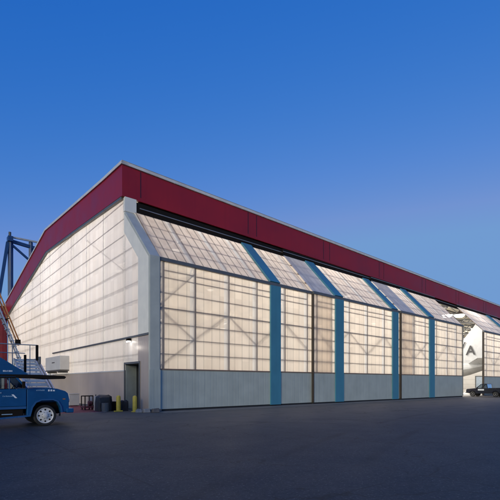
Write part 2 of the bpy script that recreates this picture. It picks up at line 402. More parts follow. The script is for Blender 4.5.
# bent corner column
cc = MB()
pr = [(-0.14,0.16), (-0.14,9.04), (3.44,12.68)]; pi = [(0.04,0.16), (0.04,8.98), (3.55,12.54)]
for (a, b), (c, d) in zip(zip(pr, pr[1:]), zip(pi, pi[1:])):
    cc.hexa([(-0.05,a[0],a[1]), (0.6,a[0],a[1]), (0.6,c[0],c[1]), (-0.05,c[0],c[1]), (-0.05,b[0],b[1]), (0.6,b[0],b[1]), (0.6,d[0],d[1]), (-0.05,d[0],d[1])])
cc.build('corner_column', M['column'], hangar, bevel=0.02)
MB().box(-0.07, 0.62, -0.16, -0.138, 0.16, 2.45).build('column_base_cladding', M['grey_clad'], hangar)
MB().box(-0.06, 0.72, 3.40, 3.64, 12.68, 13.60).build('corner_bracket', M['edge_clad'], hangar)
MB().box(-0.12, 0.66, -0.2, 0.4, 0.0, 0.16).build('column_plinth', M['dark_concrete'], hangar)
# recessed side door
dr = MB(); dr.box(1.15, 1.2, 1.27, 3.48, 0, 2.85); dr.box(0.0, 1.15, 1.27, 1.31, 0, 2.85); dr.box(0.0, 1.15, 3.44, 3.48, 0, 2.85); dr.box(0.0, 1.2, 1.27, 3.48, 2.85, 2.94)
rec = dr.build('door_recess', M['rail'], hangar)
MB().box(0.0, 0.72, 3.37, 3.43, 0.02, 2.8).build('door', M['door_grey'], rec, bevel=0.01)
fr = MB(); fr.box(-0.07,-0.02,1.2,1.3,0,2.98); fr.box(-0.07,-0.02,3.45,3.55,0,2.98); fr.box(-0.07,-0.02,1.3,3.45,2.86,2.98)
fr.build('door_frame', M['rail'], rec)
# fascias
gf = MB()
ts = [3.62, 6.7, 14.5, 22.9, 34.0, 45.6]
for a, b in zip(ts, ts[1:]):
    gf.hexa([(-0.22,a,zbot(a)), (0.02,a,zbot(a)), (0.02,b,zbot(b)), (-0.22,b,zbot(b)), (-0.22,a,ztop(a)), (0.02,a,ztop(a)), (0.02,b,ztop(b)), (-0.22,b,ztop(b))])
gfo = gf.build('gable_fascia', M['red'], hangar)
us = MB()
for a, b in zip(ts, ts[1:]):
    us.hexa([(-0.2,a+.05,zbot(a)-.16), (0.0,a+.05,zbot(a)-.16), (0.0,b,zbot(b)-.16), (-0.2,b,zbot(b)-.16), (-0.2,a+.05,zbot(a)-.002), (0.0,a+.05,zbot(a)-.002), (0.0,b,zbot(b)-.002), (-0.2,b,zbot(b)-.002)])
us.build('gable_soffit', M['rail'], hangar)
def slope_bar(s0, s1, t0, t1, z0, z1, drop=ROOF):
    return [(s0,t0,z0+drop*s0), (s1,t0,z0+drop*s1), (s1,t1,z0+drop*s1), (s0,t1,z0+drop*s0), (s0,t0,z1+drop*s0), (s1,t0,z1+drop*s1), (s1,t1,z1+drop*s1), (s0,t1,z1+drop*s0)]
FB = -0.0268
ff = MB().hexa([(-0.225,3.45,13.62), (LEN,3.45,13.62+FB*LEN), (LEN,3.62,13.62+FB*LEN), (-0.225,3.62,13.62), (-0.225,3.45,15.60), (LEN,3.45,15.60+ROOF*LEN), (LEN,3.62,15.60+ROOF*LEN), (-0.225,3.62,15.60)]).build('front_fascia', M['red'], hangar)
for k in range(0, 11):
    s = 10.1 + 9.13*k
    for e in (s, s+0.88):
        if e < LEN: MB().hexa(slope_bar(e, e+0.07, 3.44, 3.45, 13.86, 15.56)).build('fascia_joint', M['red_seam'], ff)
MB().hexa(slope_bar(1.0, 1.06, 3.44, 3.45, 13.86, 15.56)).build('fascia_joint', M['red_seam'], ff)
# coping along both roof edges
MB().hexa(slope_bar(-0.30, LEN, 3.36, 3.72, 15.625, 15.80)).build('front_coping', M['trim'], hangar)
MB().hexa(slope_bar(-0.18, LEN, 3.55, 4.1, 15.80, 15.96)).build('coping_upstand', M['roof'], hangar)
gc = MB()
tg = [3.36, 6.7, 14.5, 22.9, 34.0, 45.65]
for a, b in zip(tg, tg[1:]):
    gc.hexa([(-0.31,a,ztop(max(a,3.7))+.006), (0.2,a,ztop(max(a,3.7))+.006), (0.2,b,ztop(b)+.006), (-0.31,b,ztop(b)+.006), (-0.31,a,ztop(max(a,3.7))+.2), (0.2,a,ztop(max(a,3.7))+.2), (0.2,b,ztop(b)+.2), (-0.31,b,ztop(b)+.2)])
gc.build('gable_coping', M['trim'], hangar)
# roof deck, ceiling, back and end walls
rf = MB(); rt = [3.7, 6.7, 23.0, 45.6]
for a, b in zip(rt, rt[1:]):
    za, zb = ztop(a)-.05, ztop(b)-.05
    rf.hexa([(0.05,a,za-.3), (LEN,a,za-.3+ROOF*LEN), (LEN,b,zb-.3+ROOF*LEN), (0.05,b,zb-.3), (0.05,a,za), (LEN,a,za+ROOF*LEN), (LEN,b,zb+ROOF*LEN), (0.05,b,zb)])
rf.build('roof', [M['inner_roof']], hangar)
MB().box(0.1, LEN, 45.0, 45.3, 0, 12.6).build('back_wall', M['white_wall'], hangar)
MB().prism([(0,0), (45.2,0), (45.2,10), (23,13.6), (3.7,12.3), (0.2,7.6)], LEN, LEN+0.3, lambda u, v, w: (w, u, v)).build('end_wall', M['white_wall'], hangar)
ow = MB(); ow.box(LEN-0.06, LEN-0.002, 20.3, 22.1, 0.02, 3.15)
eo = ow.build('end_door', M['pale_opening'], hangar)
of = MB(); of.box(LEN-0.1, LEN-0.06, 22.1, 22.35, 0.02, 3.4); of.box(LEN-0.1, LEN-0.06, 20.05, 20.3, 0.02, 3.4); of.box(LEN-0.1, LEN-0.06, 20.3, 22.1, 3.15, 3.4)
of.build('end_door_frame', M['rail'], eo)
# track beam under the front fascia
tb = MB().hexa(slope_bar(0.98, LEN, 3.64, 3.76, 13.2, 13.78, -0.0288)).build('track_beam', M['black'], hangar)
MB().hexa(slope_bar(0.98, LEN, 3.565, 3.63, 13.40, 13.47, -0.0275)).build('guide_rail', M['track'], tb)
for t in (0.11, -0.07, -0.25):
    MB().box(0.6, LEN, t-.035, t+.035, 0.005, 0.016).build('floor_rail', M['track'], tb)
# roof trusses inside
for k in range(12):
    s = 6.5 + 8.0*k
    mb = MB(); dz = ROOF*s
    zt = lambda t: ztop(t) - 0.55 + dz
    zb = lambda t: ztop(t) - 2.2 + dz
    tt = [4.6, 8, 11.4, 14.8, 18.2, 21.6, 25, 28.4, 31.8, 35.2, 38.6, 42, 44.6]
    for a, b in zip(tt, tt[1:]):
        mb.bar((s,a,zt(a)), (s,b,zt(b)), 0.22, 0.22); mb.bar((s,a,zb(a)), (s,b,zb(b)), 0.22, 0.22)
        mb.bar((s,a,zt(a)), (s,(a+b)/2,zb((a+b)/2)), 0.12, 0.12); mb.bar((s,(a+b)/2,zb((a+b)/2)), (s,b,zt(b)), 0.12, 0.12)
    mb.build('roof_truss', M['truss'], hangar)
for k, t in enumerate((6.3, 9.7, 13.1, 16.5, 20, 24, 30, 36)):
    MB().bar((0.5,t,ztop(t)-.75), (LEN-.5,t,ztop(t)-.75+ROOF*LEN), 0.14, 0.22).build('purlin', M['truss'], hangar)

# --- sliding doors
def leaf(s0, s1, t, blues, posts, braces, plain=None):
    """one sliding door: grey metal foot, milky glazing above, tilted milky glazing over the bend"""
    zs, zt = 2.50, 3.1
    lowp = MB().box(s0, s1, t, t+0.22, 0.13, 2.44)
    door = lowp.build('sliding_door', M['grey_clad'], hangar)
    MB().box(s0+.02, s1-.02, t+0.03, t+0.2, 0.02, 0.125).build('bottom_seal', M['rubber'], door)
    MB().box(s0, s1, t-0.03, t+0.2, 2.44, 2.52).build('sill_rail', M['girt'], door)
    # glazing between cuts; a bright joint strip left of each post
    cut = [s0]
    for p in posts: cut += [p-0.42, p-0.10]
    cut.append(s1)
    gm, sm = MB(), MB()
    for a, b in zip(cut, cut[1:]):
        strip = any(abs(a-(p-0.42)) < 1e-6 for p in posts)
        gm.quad([(a,t+.06,2.52), (b,t+.06,2.52), (b,t+.06,zk(b)-.10), (a,t+.06,zk(a)-.10)], 1 if strip else 0)
    glz = gm.build('glazing', [M['front_sheet'], M['clear_sheet']], door)
    T1 = 3.36
    scut = sorted(set(cut + ([plain] if plain else [])))
    for a, b in zip(scut, scut[1:]):
        strip = any(abs(a-(p-0.42)) < 1e-6 for p in posts)
        if plain and b <= plain + 1e-6: strip = 2
        sm.quad([(a,t+.06,zk(a)+.08), (b,t+.06,zk(b)+.08), (b,t+.06+T1,zk(b)+.08+SL*T1-0.004*b), (a,t+.06+T1,zk(a)+.08+SL*T1-0.004*a)], int(strip))
    slz = sm.build('tilted_glazing', [M['slope_sheet'], M['clear_sheet'], M['grey_slope']], door)
    # bend rail
    MB().hexa([(s0,t-.06,zk(s0)-.12), (s1,t-.06,zk(s1)-.12), (s1,t+.2,zk(s1)-.12), (s0,t+.2,zk(s0)-.12), (s0,t-.06,zk(s0)+.08), (s1,t-.06,zk(s1)+.08), (s1,t+.2,zk(s1)+.08), (s0,t+.2,zk(s0)+.08)]).build('bend_rail', M['rail'], door)
    # girts close behind the sheets
    for k in range(1, 7):
        f = k/7.15; th = 0.040 if k == 4 else 0.022
        za, zb = 2.5 + f*(zk(s0)-2.5), 2.5 + f*(zk(s1)-2.5)
        MB().hexa([(s0+.05,t+.085,za-th), (s1-.05,t+.085,zb-th), (s1-.05,t+.19,zb-th), (s0+.05,t+.19,za-th), (s0+.05,t+.085,za+th), (s1-.05,t+.085,zb+th), (s1-.05,t+.19,zb+th), (s0+.05,t+.19,za+th)]).build('girt', M['girt'], glz)
    for k in range(1, 4):
        tt = k*0.82; zz = SL*tt
        MB().bar((s0+.05,t+.13+tt,zk(s0)+.03+zz-.004*s0*tt/T1), (s1-.05,t+.13+tt,zk(s1)+.03+zz-.004*s1*tt/T1), 0.05, 0.055).build('girt', M['girt'], slz)
    for p in posts:
        MB().box(p-.042, p+.042, t+.072, t+.26, 2.53, zk(p)-.13).build('post', M['girt'], glz)
        MB().bar((p,t+.19,zk(p)-.02), (p,t+.17+T1,zk(p)+SL*T1-.06-.004*p), 0.12, 0.12).build('post', M['girt'], slz)
    # double head rail of the inner frame, between posts
    pp = posts
    for a, b in zip(pp, pp[1:]):
        MB().box(a+.1, b-.1, t+.10, t+.18, zk(b)-.62, zk(b)-.56).build('head_tie', M['girt'], glz)
    for (sa, za, sb, zb) in braces:
        MB().bar((sa,t+.24,za), (sb,t+.24,zb), 0.07, 0.085).build('brace', M['girt'], glz)
    for (a, b) in blues:
        MB().box(a, b, t-.10, t+.04, 0.1, zk(b)-.13).build('blue_mullion', M['blue'], door)
        q = []
        for dn in (-.13, 0.03):
            for (s, tt) in ((a,0), (b,0), (b,T1), (a,T1)):
                q.append((s, t+.06+tt + dn*0.8, zk(s)+.09+SL*tt - 0.004*s*tt/T1 - dn*0.6))
        MB().hexa(q).build('blue_mullion', M['blue'], door)
    # flexible seal from the top of the tilted glazing up to the track beam, with its worn guide rail
    tt_ = t+.06+T1
    zt0, zt1 = zk(s0)+.08+SL*T1-.004*s0, zk(s1)+.08+SL*T1-.004*s1
    MB().hexa([(s0,tt_+.01,zt0-.04), (s1,tt_+.01,zt1-.04), (s1,tt_+.05,zt1-.04), (s0,tt_+.05,zt0-.04), (s0,tt_+.01,13.46+FB*s0), (s1,tt_+.01,13.46+FB*s1), (s1,tt_+.05,13.46+FB*s1), (s0,tt_+.05,13.46+FB*s0)]).build('head_seal', M['black'], door)
    g0 = max(s0, 0.95)
    MB().hexa([(g0,tt_-.03,zt0+.30), (s1,tt_-.03,zt1+.26), (s1,tt_+.008,zt1+.26), (g0,tt_+.008,zt0+.30), (g0,tt_-.03,zt0+.36), (s1,tt_-.03,zt1+.32), (s1,tt_+.008,zt1+.32), (g0,tt_+.008,zt0+.36)]).build('guide_rail', M['track'], door)
    # dark end frames
    for e, w in ((s0, .06), (s1-.06, .06)):
        MB().box(e-.005, e+w+.005, t-.035, t+.20, 0.13, zk(e)-.13).build('end_frame', M['dark_brown'] if e == s0 and s0 > 1 else M['rail'], door)
    return door
br1 = [(0.66,6.2,3.15,8.5), (0.66,6.2,3.15,4.38), (0.66,2.6,3.15,4.38), (3.15,4.38,5.75,6.2), (5.75,6.2,8.2,4.38), (8.2,4.38,9.6,5.4), (10.9,6.2,13.4,4.38)]
leaf(0.62, 16.2, 0.0, [(9.37,10.36)], [0.95, 3.15, 5.75, 8.2, 10.95, 13.4], br1)
br2 = [(14.1,6.1,16.4,4.3), (18.46,6.1,21.08,4.3), (21.08,4.3,23.8,6.1), (23.8,6.1,25.2,5.0), (18.46,6.1,17.5,5.4)]
leaf(13.8, 28.9, -0.18, [(16.45,17.51), (24.98,26.0)], [14.3, 18.46, 21.08, 23.8, 26.9], br2, plain=16.45)
br3 = [(26.4,6.0,28.9,4.2), (28.9,4.2,31.6,6.0), (33.54,4.2,36.1,6.0), (36.1,6.0,38.3,4.2), (28.9,6.0,31.5,4.2)]
leaf(26.3, 39.9, -0.36, [(31.79,32.87)], [28.9, 31.1, 33.54, 36.1, 38.3], br3, plain=29.2)
br4 = [(47.3,6.0,49.9,4.2), (49.9,4.2,52.5,6.0), (52.5,6.0,55.1,4.2), (57.7,4.2,60.2,6.0)]
leaf(46.4, 60.5, -0.18, [(55.9,57.1)], [47.4, 49.9, 52.5, 55.1, 58.9], br4)
leaf(58.5, 73.0, 0.0, [(66,67)], [61.2, 63.8, 69.0, 71.6], [(61.2,6,63.8,4.2)])
leaf(72.0, 86.5, -0.18, [(79,80)], [75, 77.5, 82.5, 85], [])
leaf(85.5, 99.6, -0.36, [(92,93)], [88, 90.5, 95.5, 98], [])

# lamps inside the hangar (high-bay fittings under the trusses)
def high_bay(s, t, label, energy, face='lamp_face', k=1.0):
    z = ztop(max(t,3.7)) + ROOF*s - 2.65
    h = thing('high_bay_lamp', label, 'ceiling lamp', (s, t, z), 'lit lamps hanging under the hangar roof')
    MB().lathe([(0.05,0.75), (0.09,0.5), (0.16*k,0.35), (0.42*k,0.0), (0.44*k,-0.02), (0.40*k,0.0)], (s,t,z), (0,0,1), 16).build('housing', M['rail'], h, smooth=True)
    MB().lathe([(0.25*k,-0.18*k), (0.37*k,-0.10), (0.37*k,-0.02)], (s,t,z), (0,0,1), 16).build('lens', M[face], h)
    lamp('lamp_light', 'POINT', s, t, z-0.9, energy, (1.0, 0.945, 0.87), h, shadow_soft_size=0.7)
EN = 1900
first = True
for s in (7, 19, 31, 43, 55, 67, 79, 91):
    for t in (9.5, 22.0, 36.0):
        high_bay(s, t, 'lit round high bay lamp hung in rows under the roof trusses of the hangar', EN*(1.0 if t < 12 else 1.2)*(0.42 if 40 < s < 80 else 0.62 if s < 10 else 1.0))
for (s, t, n) in ((51.0, 4.9, 'right'), (50.4, 6.4, 'left')):
    high_bay(s, t, 'dazzling white lamp in the open slot between the doors, %s of the pair' % n, 450, 'lamp_face_near', 1.9)

# ------------------------------------------------------------------ aircraft in the hangar
ap = thing('airliner', 'white airliner parked inside the hangar, its lettered tail fin filling the gap between the doors', 'airplane', (60, 20, 0))
S0 = 60.0
def ring(t, r, zc): return (t, r, zc)
sec = [(2.6,0.16,4.75), (3.6,0.42,4.62), (5.2,0.82,4.42), (7.2,1.2,4.12), (10,1.6,3.82), (13.5,1.85,3.65), (17,1.9,3.6), (34,1.9,3.6), (37,1.75,3.5), (39.2,1.35,3.3), (40.6,0.8,3.1), (41.2,0.2,3.0)]
fb = MB(); sg = 28
for (t, r, zc) in sec:
    for i in range(sg):
        w = 2*math.pi*i/sg; fb.v.append((S0 + r*math.cos(w), t, zc + r*math.sin(w)))
for k in range(len(sec)-1):
    for i in range(sg):
        j = (i+1) % sg
        zc_mid = math.sin(2*math.pi*(i+.5)/sg)
        fb.f.append((k*sg+i, k*sg+j, (k+1)*sg+j, (k+1)*sg+i)); fb.mi.append(1 if zc_mid < -0.2 else 0)
fb.f.append(tuple(range(sg))); fb.mi.append(0); fb.f.append(tuple(range((len(sec)-1)*sg, len(sec)*sg))); fb.mi.append(0)
fb.build('fuselage', [M['plane_white'], M['plane_grey']], ap, smooth=True)
def wing(name, pts_root, pts_tip, th0, th1, mat, par):
    """pts: (leading point, trailing point) of root and tip"""
    m = MB(); n = 7
    def airfoil(le, te, th, nrm):
        le, te = Vector(le), Vector(te); up, dn = [], []
        for i in range(n+1):
            x = i/n; h = th*(1.6*math.sqrt(x)*(1-x)+0.02*(1-x))
            p = le.lerp(te, x); up.append(p + Vector(nrm)*h); dn.append(p - Vector(nrm)*h)
        return up + dn[::-1]
    nrm = (0,0,1) if name != 'vertical_fin' else (1,0,0)
    a = airfoil(*pts_root, th0, nrm); b = airfoil(*pts_tip, th1, nrm); k = len(a)
    m.v += [tuple(p) for p in a+b]
    for i in range(k):
        j = (i+1) % k; m.f.append((i, j, k+j, k+i)); m.mi.append(0)
    m.f.append(tuple(range(k))); m.f.append(tuple(range(k, 2*k))); m.mi += [0, 0]
    return m.build(name, mat, par, smooth=True)
fin = wing('vertical_fin', ((S0,11.25,5.0), (S0,4.6,4.9)), ((S0,5.38,12.25), (S0,3.95,12.25)), 0.26, 0.12, M['plane_white'], ap)
for sd in (-1, 1):
    wing('horizontal_stabiliser', ((S0+sd*0.6,7.2,4.75), (S0+sd*0.6,3.6,4.75)), ((S0+sd*7.0,3.2,5.3), (S0+sd*7.0,1.7,5.3)), 0.20, 0.09, M['plane_white'], ap)
    wing('wing', ((S0+sd*1.5,26,2.9), (S0+sd*1.5,18.5,2.9)), ((S0+sd*16.5,15.5,3.9), (S0+sd*16.5,13.8,3.9)), 0.4, 0.1, M['plane_white'], ap)
    gr = MB().tube((S0+sd*2.6,20.5,0.5), (S0+sd*2.6,20.5,2.9), 0.13); gr.build('landing_leg', M['plane_grey'], ap)
    MB().lathe([(0.3,-.35), (0.52,-.3), (0.55,0), (0.52,.3), (0.3,.35)], (S0+sd*2.6,20.5,0.556), (1,0,0), 20).build('landing_wheel', M['rubber'], ap, smooth=True)
    MB().lathe([(0.75,-1.8), (0.95,-1.2), (1.0,0.2), (0.8,1.2), (0.5,1.8)], (S0+sd*5.2,24.8,1.7), (0,-1,0), 20).build('engine', M['plane_white'], ap, smooth=True)
MB().tube((S0,38,0.4), (S0,38,2.0), 0.1).build('landing_leg', M['plane_grey'], ap)
MB().lathe([(0.2,-.2), (0.36,-.18), (0.38,0), (0.36,.18), (0.2,.2)], (S0,38,0.386), (1,0,0), 20).build('landing_wheel', M['rubber'], ap, smooth=True)
def text_part(txt, size, mat, parent, s, t, z, tilt=0.0, thick=0.012, name='lettering', facing='left'):
    cu = bpy.data.curves.new(name, 'FONT'); cu.body = txt; cu.size = size; cu.extrude = thick; cu.offset = size*0.012
    tmp = bpy.data.objects.new(name, cu); COL.objects.link(tmp)
    bpy.context.view_layer.update()
    me = bpy.data.meshes.new_from_object(tmp.evaluated_get(bpy.context.evaluated_depsgraph_get()))
    COL.objects.unlink(tmp); bpy.data.objects.remove(tmp)
    # text x -> -t (reads left to right seen from -s), text y -> z, front -> -s
    if facing == 'left': mt = Matrix(((0,0,-1,0), (-1,0,0,0), (0,1,0,0), (0,0,0,1)))
    else: mt = Matrix(((1,0,0,0), (0,0,-1,0), (0,1,0,0), (0,0,0,1)))      # faces -t, reads along +s
    me.transform(Matrix.Translation((0,0,0)) @ mt @ Matrix.Rotation(tilt, 4, 'Z'))
    me.materials.clear(); me.materials.append(mat); me.name = name
    o = bpy.data.objects.new(name, me); COL.objects.link(o); o.parent = parent
    b = parent['_b']; o.location = (s-b[0], t-b[1], z-b[2]); return o
text_part('A', 2.15, M['lettering'], fin, S0-0.36, 7.62, 6.22)
text_part('V', 1.5, M['lettering'], fin, S0-0.36, 8.62, 7.3)

# ------------------------------------------------------------------ yard things beside the gable
wl = thing('wall_lamp', 'small lit flood lamp on the gable wall above the side door', 'wall lamp', (0.0, 2.55, 4.33))
MB().box(-0.28, -0.04, 2.42, 2.70, 4.28, 4.44).build('housing', M['black'], wl, bevel=0.02)
MB().box(-0.04, 0.0, 2.5, 2.62, 4.22, 4.42).build('bracket', M['rail'], wl)
MB().hexa([(-0.27,2.44,4.20), (-0.08,2.44,4.24), (-0.08,2.68,4.24), (-0.27,2.68,4.20), (-0.27,2.44,4.278), (-0.08,2.44,4.278), (-0.08,2.68,4.278), (-0.27,2.68,4.278)]).build('lens', M['wall_lamp_face'], wl)
wlight = lamp('lamp_light', 'POINT', -0.45, 2.50, 3.9, 8, (1.0, 0.95, 0.88), wl, shadow_soft_size=0.14)

def bollard(s, t, label):
    h = thing('bollard', label, 'bollard', (s, t, 0), 'yellow bollards by the side door')
    MB().lathe([(0.125,0.0), (0.125,0.84), (0.105,0.90), (0.06,0.935), (0.01,0.945)], (s,t,0), (0,0,1), 20).build('post', M['yellow'], h, smooth=True)
    MB().lathe([(0.20,0.0), (0.20,0.03), (0.16,0.045)], (s,t,0), (0,0,1), 20).build('base_collar', M['yellow'], h, smooth=True)
bollard(-1.2, 1.6, 'yellow bollard left of the side door, next to the black covered gear')
bollard(-0.62, 0.62, 'yellow bollard in front of the open grey side door')
solo('yellow_kerb', MB().box(-1.55, -1.05, 1.30, 1.42, 0.0, 0.07), M['yellow'], 'short yellow kerb block at the foot of the left bollard', 'kerb', (-1.35,1.35,0), bevel=0.015)
k = 0
for (s, t, w, d, h, lab) in ((-0.72,-0.15,.34,.26,.20,'low grey concrete block nearest the yellow door bollard'),
                             (-0.34,-0.32,.40,.30,.24,'stained concrete block between two others at the hangar corner'),
                             (0.12,-0.52,.42,.28,.22,'dark concrete block against the foot of the corner column')):
    b = MB(); j = [random.uniform(-.04,.04) for _ in range(8)]
    b.hexa([(s-w/2,t-d/2,0), (s+w/2,t-d/2,0), (s+w/2,t+d/2,0), (s-w/2,t+d/2,0), (s-w/2+.03,t-d/2+.03,h+j[0]), (s+w/2-.04,t-d/2+.02,h+j[1]), (s+w/2-.03,t+d/2-.03,h+j[2]), (s-w/2+.02,t+d/2-.03,h+j[3])])
    solo('concrete_block', b, M['concrete' if k < 2 else 'dark_concrete'], lab, 'concrete block', (s,t,0), bevel=0.03, group='blocks at the hangar corner'); k += 1

# wall-hung casing
hv = thing('air_unit', 'pale boxy air handling unit hung on the gable wall above the truck', 'air unit', (0, 15, 2.7))
MB().box(-0.85, -0.08, 15.3, 20.2, 2.80, 4.0).build('casing', M['unit'], hv, bevel=0.03)
MB().box(-0.87, -0.1, 15.3, 20.2, 2.70, 2.795).build('base_rail', M['unit_dark'], hv)
MB().box(-0.862, -0.85, 17.0, 17.9, 3.42, 3.50).build('nameplate', M['unit_dark'], hv)
for t in (16, 19.5): MB().box(-0.85, -0.02, t-.05, t+.05, 2.55, 2.7).build('bracket', M['rail'], hv)
MB().tube((-0.4,20.5,2.3), (-0.4,20.5,3.3), 0.12).build('pipe', M['alu'], hv)

cb = thing('white_cabinet', 'low white cabinet standing against the gable wall ahead of the blue truck', 'cabinet', (-1.5, 9.1, 0))
MB().box(-1.9, -1.2, 8.9, 9.6, 0.06, 0.86).build('body', M['cabinet'], cb, bevel=0.02)
MB().box(-1.93, -1.17, 8.87, 9.63, 0.862, 0.90).build('lid', M['cabinet'], cb, bevel=0.01)
for s in (-1.82, -1.28): MB().box(s-.04, s+.04, 8.95, 9.55, 0.0, 0.06).build('foot', M['rail'], cb)

hc = thing('hand_cart', 'black tubular hand cart with dull red deck left of the covered gear', 'cart', (-2.1, 4.1, 0))
fm = MB()
for p, q in (((-2.35,4.0,.1),(-2.35,4.0,.87)), ((-1.87,4.0,.1),(-1.87,4.0,.87)), ((-2.35,4.0,.87),(-1.87,4.0,.87)), ((-2.35,4.0,.87),(-2.35,4.7,.85)), ((-1.87,4.0,.87),(-1.87,4.7,.85)), ((-2.35,4.7,.1),(-2.35,4.7,.85)), ((-1.87,4.7,.1),(-1.87,4.7,.85))):
    fm.tube(p, q, 0.032)
fm.build('frame', M['black'], hc, smooth=True)
MB().box(-2.4, -1.82, 3.95, 4.75, 0.14, 0.24).build('deck', M['maroon_cart'], hc)
MB().lathe([(0.1,-.12), (0.16,-.1), (0.16,.1), (0.1,.12)], (-1.95,4.3,0.4), (1,0,0), 14).build('reel', M['maroon_cart'], hc)
for s in (-2.33, -1.89):
    for t in (4.08, 4.62): MB().lathe([(0.05,-.03), (0.09,-.025), (0.09,.025), (0.05,.03)], (s,t,0.09), (1,0,0), 14).build('wheel', M['rubber'], hc)
gp = thing('gas_cylinder', 'slim pale grey gas cylinder between the cart and the covered gear', 'gas cylinder', (-1.92, 3.35, 0))
MB().lathe([(0.10,0.0), (0.115,0.03), (0.115,0.72), (0.09,0.82), (0.04,0.87)], (-1.92,3.35,0), (0,0,1), 16).build('body', M['pale_pipe'], gp, smooth=True)
MB().tube((-1.92,3.35,.87), (-1.92,3.35,.97), 0.03).build('valve', M['dark_frame'], gp)

def lump(name, s0, s1, t0, t1, h, seed, amp=0.06):
    """loose covered heap: a rounded box with folds"""
    rnd = random.Random(seed); m = MB(); nx, nz = 16, 9
    for k in range(nz+1):
        f = k/nz; shrink = 1 - 0.16*f**3 if k < nz else 0.55
        for i in range(nx*2):
            w = 2*math.pi*i/(nx*2); c, sn = math.cos(w), math.sin(w)
            ex = lambda v: math.copysign(abs(v)**0.42, v)
            fold = 1 + amp*math.sin(w*7+seed+f*3)*(0.4+f) + rnd.uniform(-.02,.02)
            m.v.append(((s0+s1)/2 + ex(c)*(s1-s0)/2*shrink*fold, (t0+t1)/2 + ex(sn)*(t1-t0)/2*shrink*fold, h*f*(1+0.05*math.sin(w*2+seed)*f)))
    n2 = nx*2
    for k in range(nz):
        for i in range(n2):
            j = (i+1) % n2; m.f.append((k*n2+i, k*n2+j, (k+1)*n2+j, (k+1)*n2+i)); m.mi.append(0)
    m.f.append(tuple(range(nz*n2, (nz+1)*n2))); m.mi.append(0); m.f.append(tuple(range(n2))[::-1]); m.mi.append(0)
    return m
solo('covered_equipment', lump('x', -2.15, -1.30, 2.15, 3.0, 0.93, 3), M['tarp'], 'bulky gear under a black tarpaulin beside the left bollard', 'covered gear', (-1.7,2.6,0), smooth=True)
solo('rubbish_sack', lump('x', -0.95, -0.5, 1.75, 2.15, 0.62, 8, 0.1), M['tarp'], 'black sack slumped between the left bollard and the side door', 'sack', (-0.72,1.95,0), smooth=True)
solo('black_crate', MB().box(-1.28,-0.95,2.3,2.75,0,0.55), M['black'], 'small black crate right of the tarpaulin covered gear', 'crate', (-1.1,2.5,0), bevel=0.03)
solo('grey_drum', MB().lathe([(0.0,0),(0.2,0.0),(0.21,0.25),(0.2,0.5),(0.0,0.5)], (-1.85,1.95,0), (0,0,1), 18), M['rail'], 'small dark grey drum in front of the covered gear', 'drum', (-1.85,1.95,0), smooth=True)

# ------------------------------------------------------------------ blue service truck
tk = thing('service_truck', 'dark blue service truck with white wheels and a sloping blue conveyor over its cab', 'truck', (-6.57, -3.5, 0))
X0, TN, TF = -6.57, -4.5, -2.5
def P(x): return X0 + x
def side(u, v, w): return (X0+u, w, v)
# hood and nose with wheel arch cut from the side outline
arch = [(0.60,0.50), (0.57,0.72), (0.46,0.93), (0.30,1.0), (-0.12,1.0), (-0.30,0.92), (-0.42,0.74), (-0.50,0.42)]
hood = [(-0.62,0.42), (-0.62,1.47), (-0.35,1.475), (0.2,1.455), (0.55,1.42), (0.76,1.36), (0.86,1.27), (0.90,1.10), (0.90,0.62), (0.82,0.52)] + arch
MB().prism(hood, TN, TN+0.32, side).build('front_fender', M['truck_blue'], tk, bevel=0.025)
MB().prism(hood, TF-0.32, TF, side).build('front_fender', M['truck_blue'], tk, bevel=0.025)
hd = MB().prism([(-0.62,0.9), (-0.62,1.475), (-0.35,1.50), (0.2,1.485), (0.55,1.45), (0.76,1.385), (0.87,1.28), (0.885,0.9)], TN+0.325, TF-0.325, side).build('hood', M['truck_blue'], tk, bevel=0.025)
gr = MB().box(P(0.89), P(0.925), TN+0.3, TF-0.3, 0.64, 1.12).build('grille', M['black'], tk)
for z in (0.74, 0.86, 0.98, 1.08): MB().box(P(0.926), P(0.94), TN+0.32, TF-0.32, z-.015, z+.015).build('grille_bar', M['chrome'], gr)
for t in (TN+0.17, TF-0.17):
    MB().lathe([(0.10,0), (0.10,0.03), (0.06,0.05)], (P(0.90),t,0.98), (1,0,0), 18).build('headlight', M['chrome'], tk)
MB().box(P(0.80), P(1.08), TN-0.03, TF+0.03, 0.48, 0.66).build('front_bumper', M['truck_blue'], tk, bevel=0.03)
MB().box(P(0.66), P(0.76), TN-.012, TN, 1.02, 1.06).build('side_marker', M['orange'], tk)
# wheel arch lips
for t0, t1 in ((TN-0.035, TN+0.0), (TF, TF+0.035)):
    lip = MB(); a2 = [(u*1.0+0.0, v) for u, v in arch]
    for a, b in zip(a2, a2[1:]):
        def off(p, d):
            vx, vz = p[0]-0.03, p[1]-0.42; l = math.hypot(vx, vz); return (p[0]+vx/l*d, p[1]+vz/l*d)
        c, d = off(b, .055), off(a, .055)
        lip.hexa([(P(a[0]),t0,a[1]), (P(b[0]),t0,b[1]), (P(b[0]),t1,b[1]), (P(a[0]),t1,a[1]), (P(d[0]),t0,d[1]), (P(c[0]),t0,c[1]), (P(c[0]),t1,c[1]), (P(d[0]),t1,d[1])])
    lip.build('fender_lip', M['truck_edge'], tk)
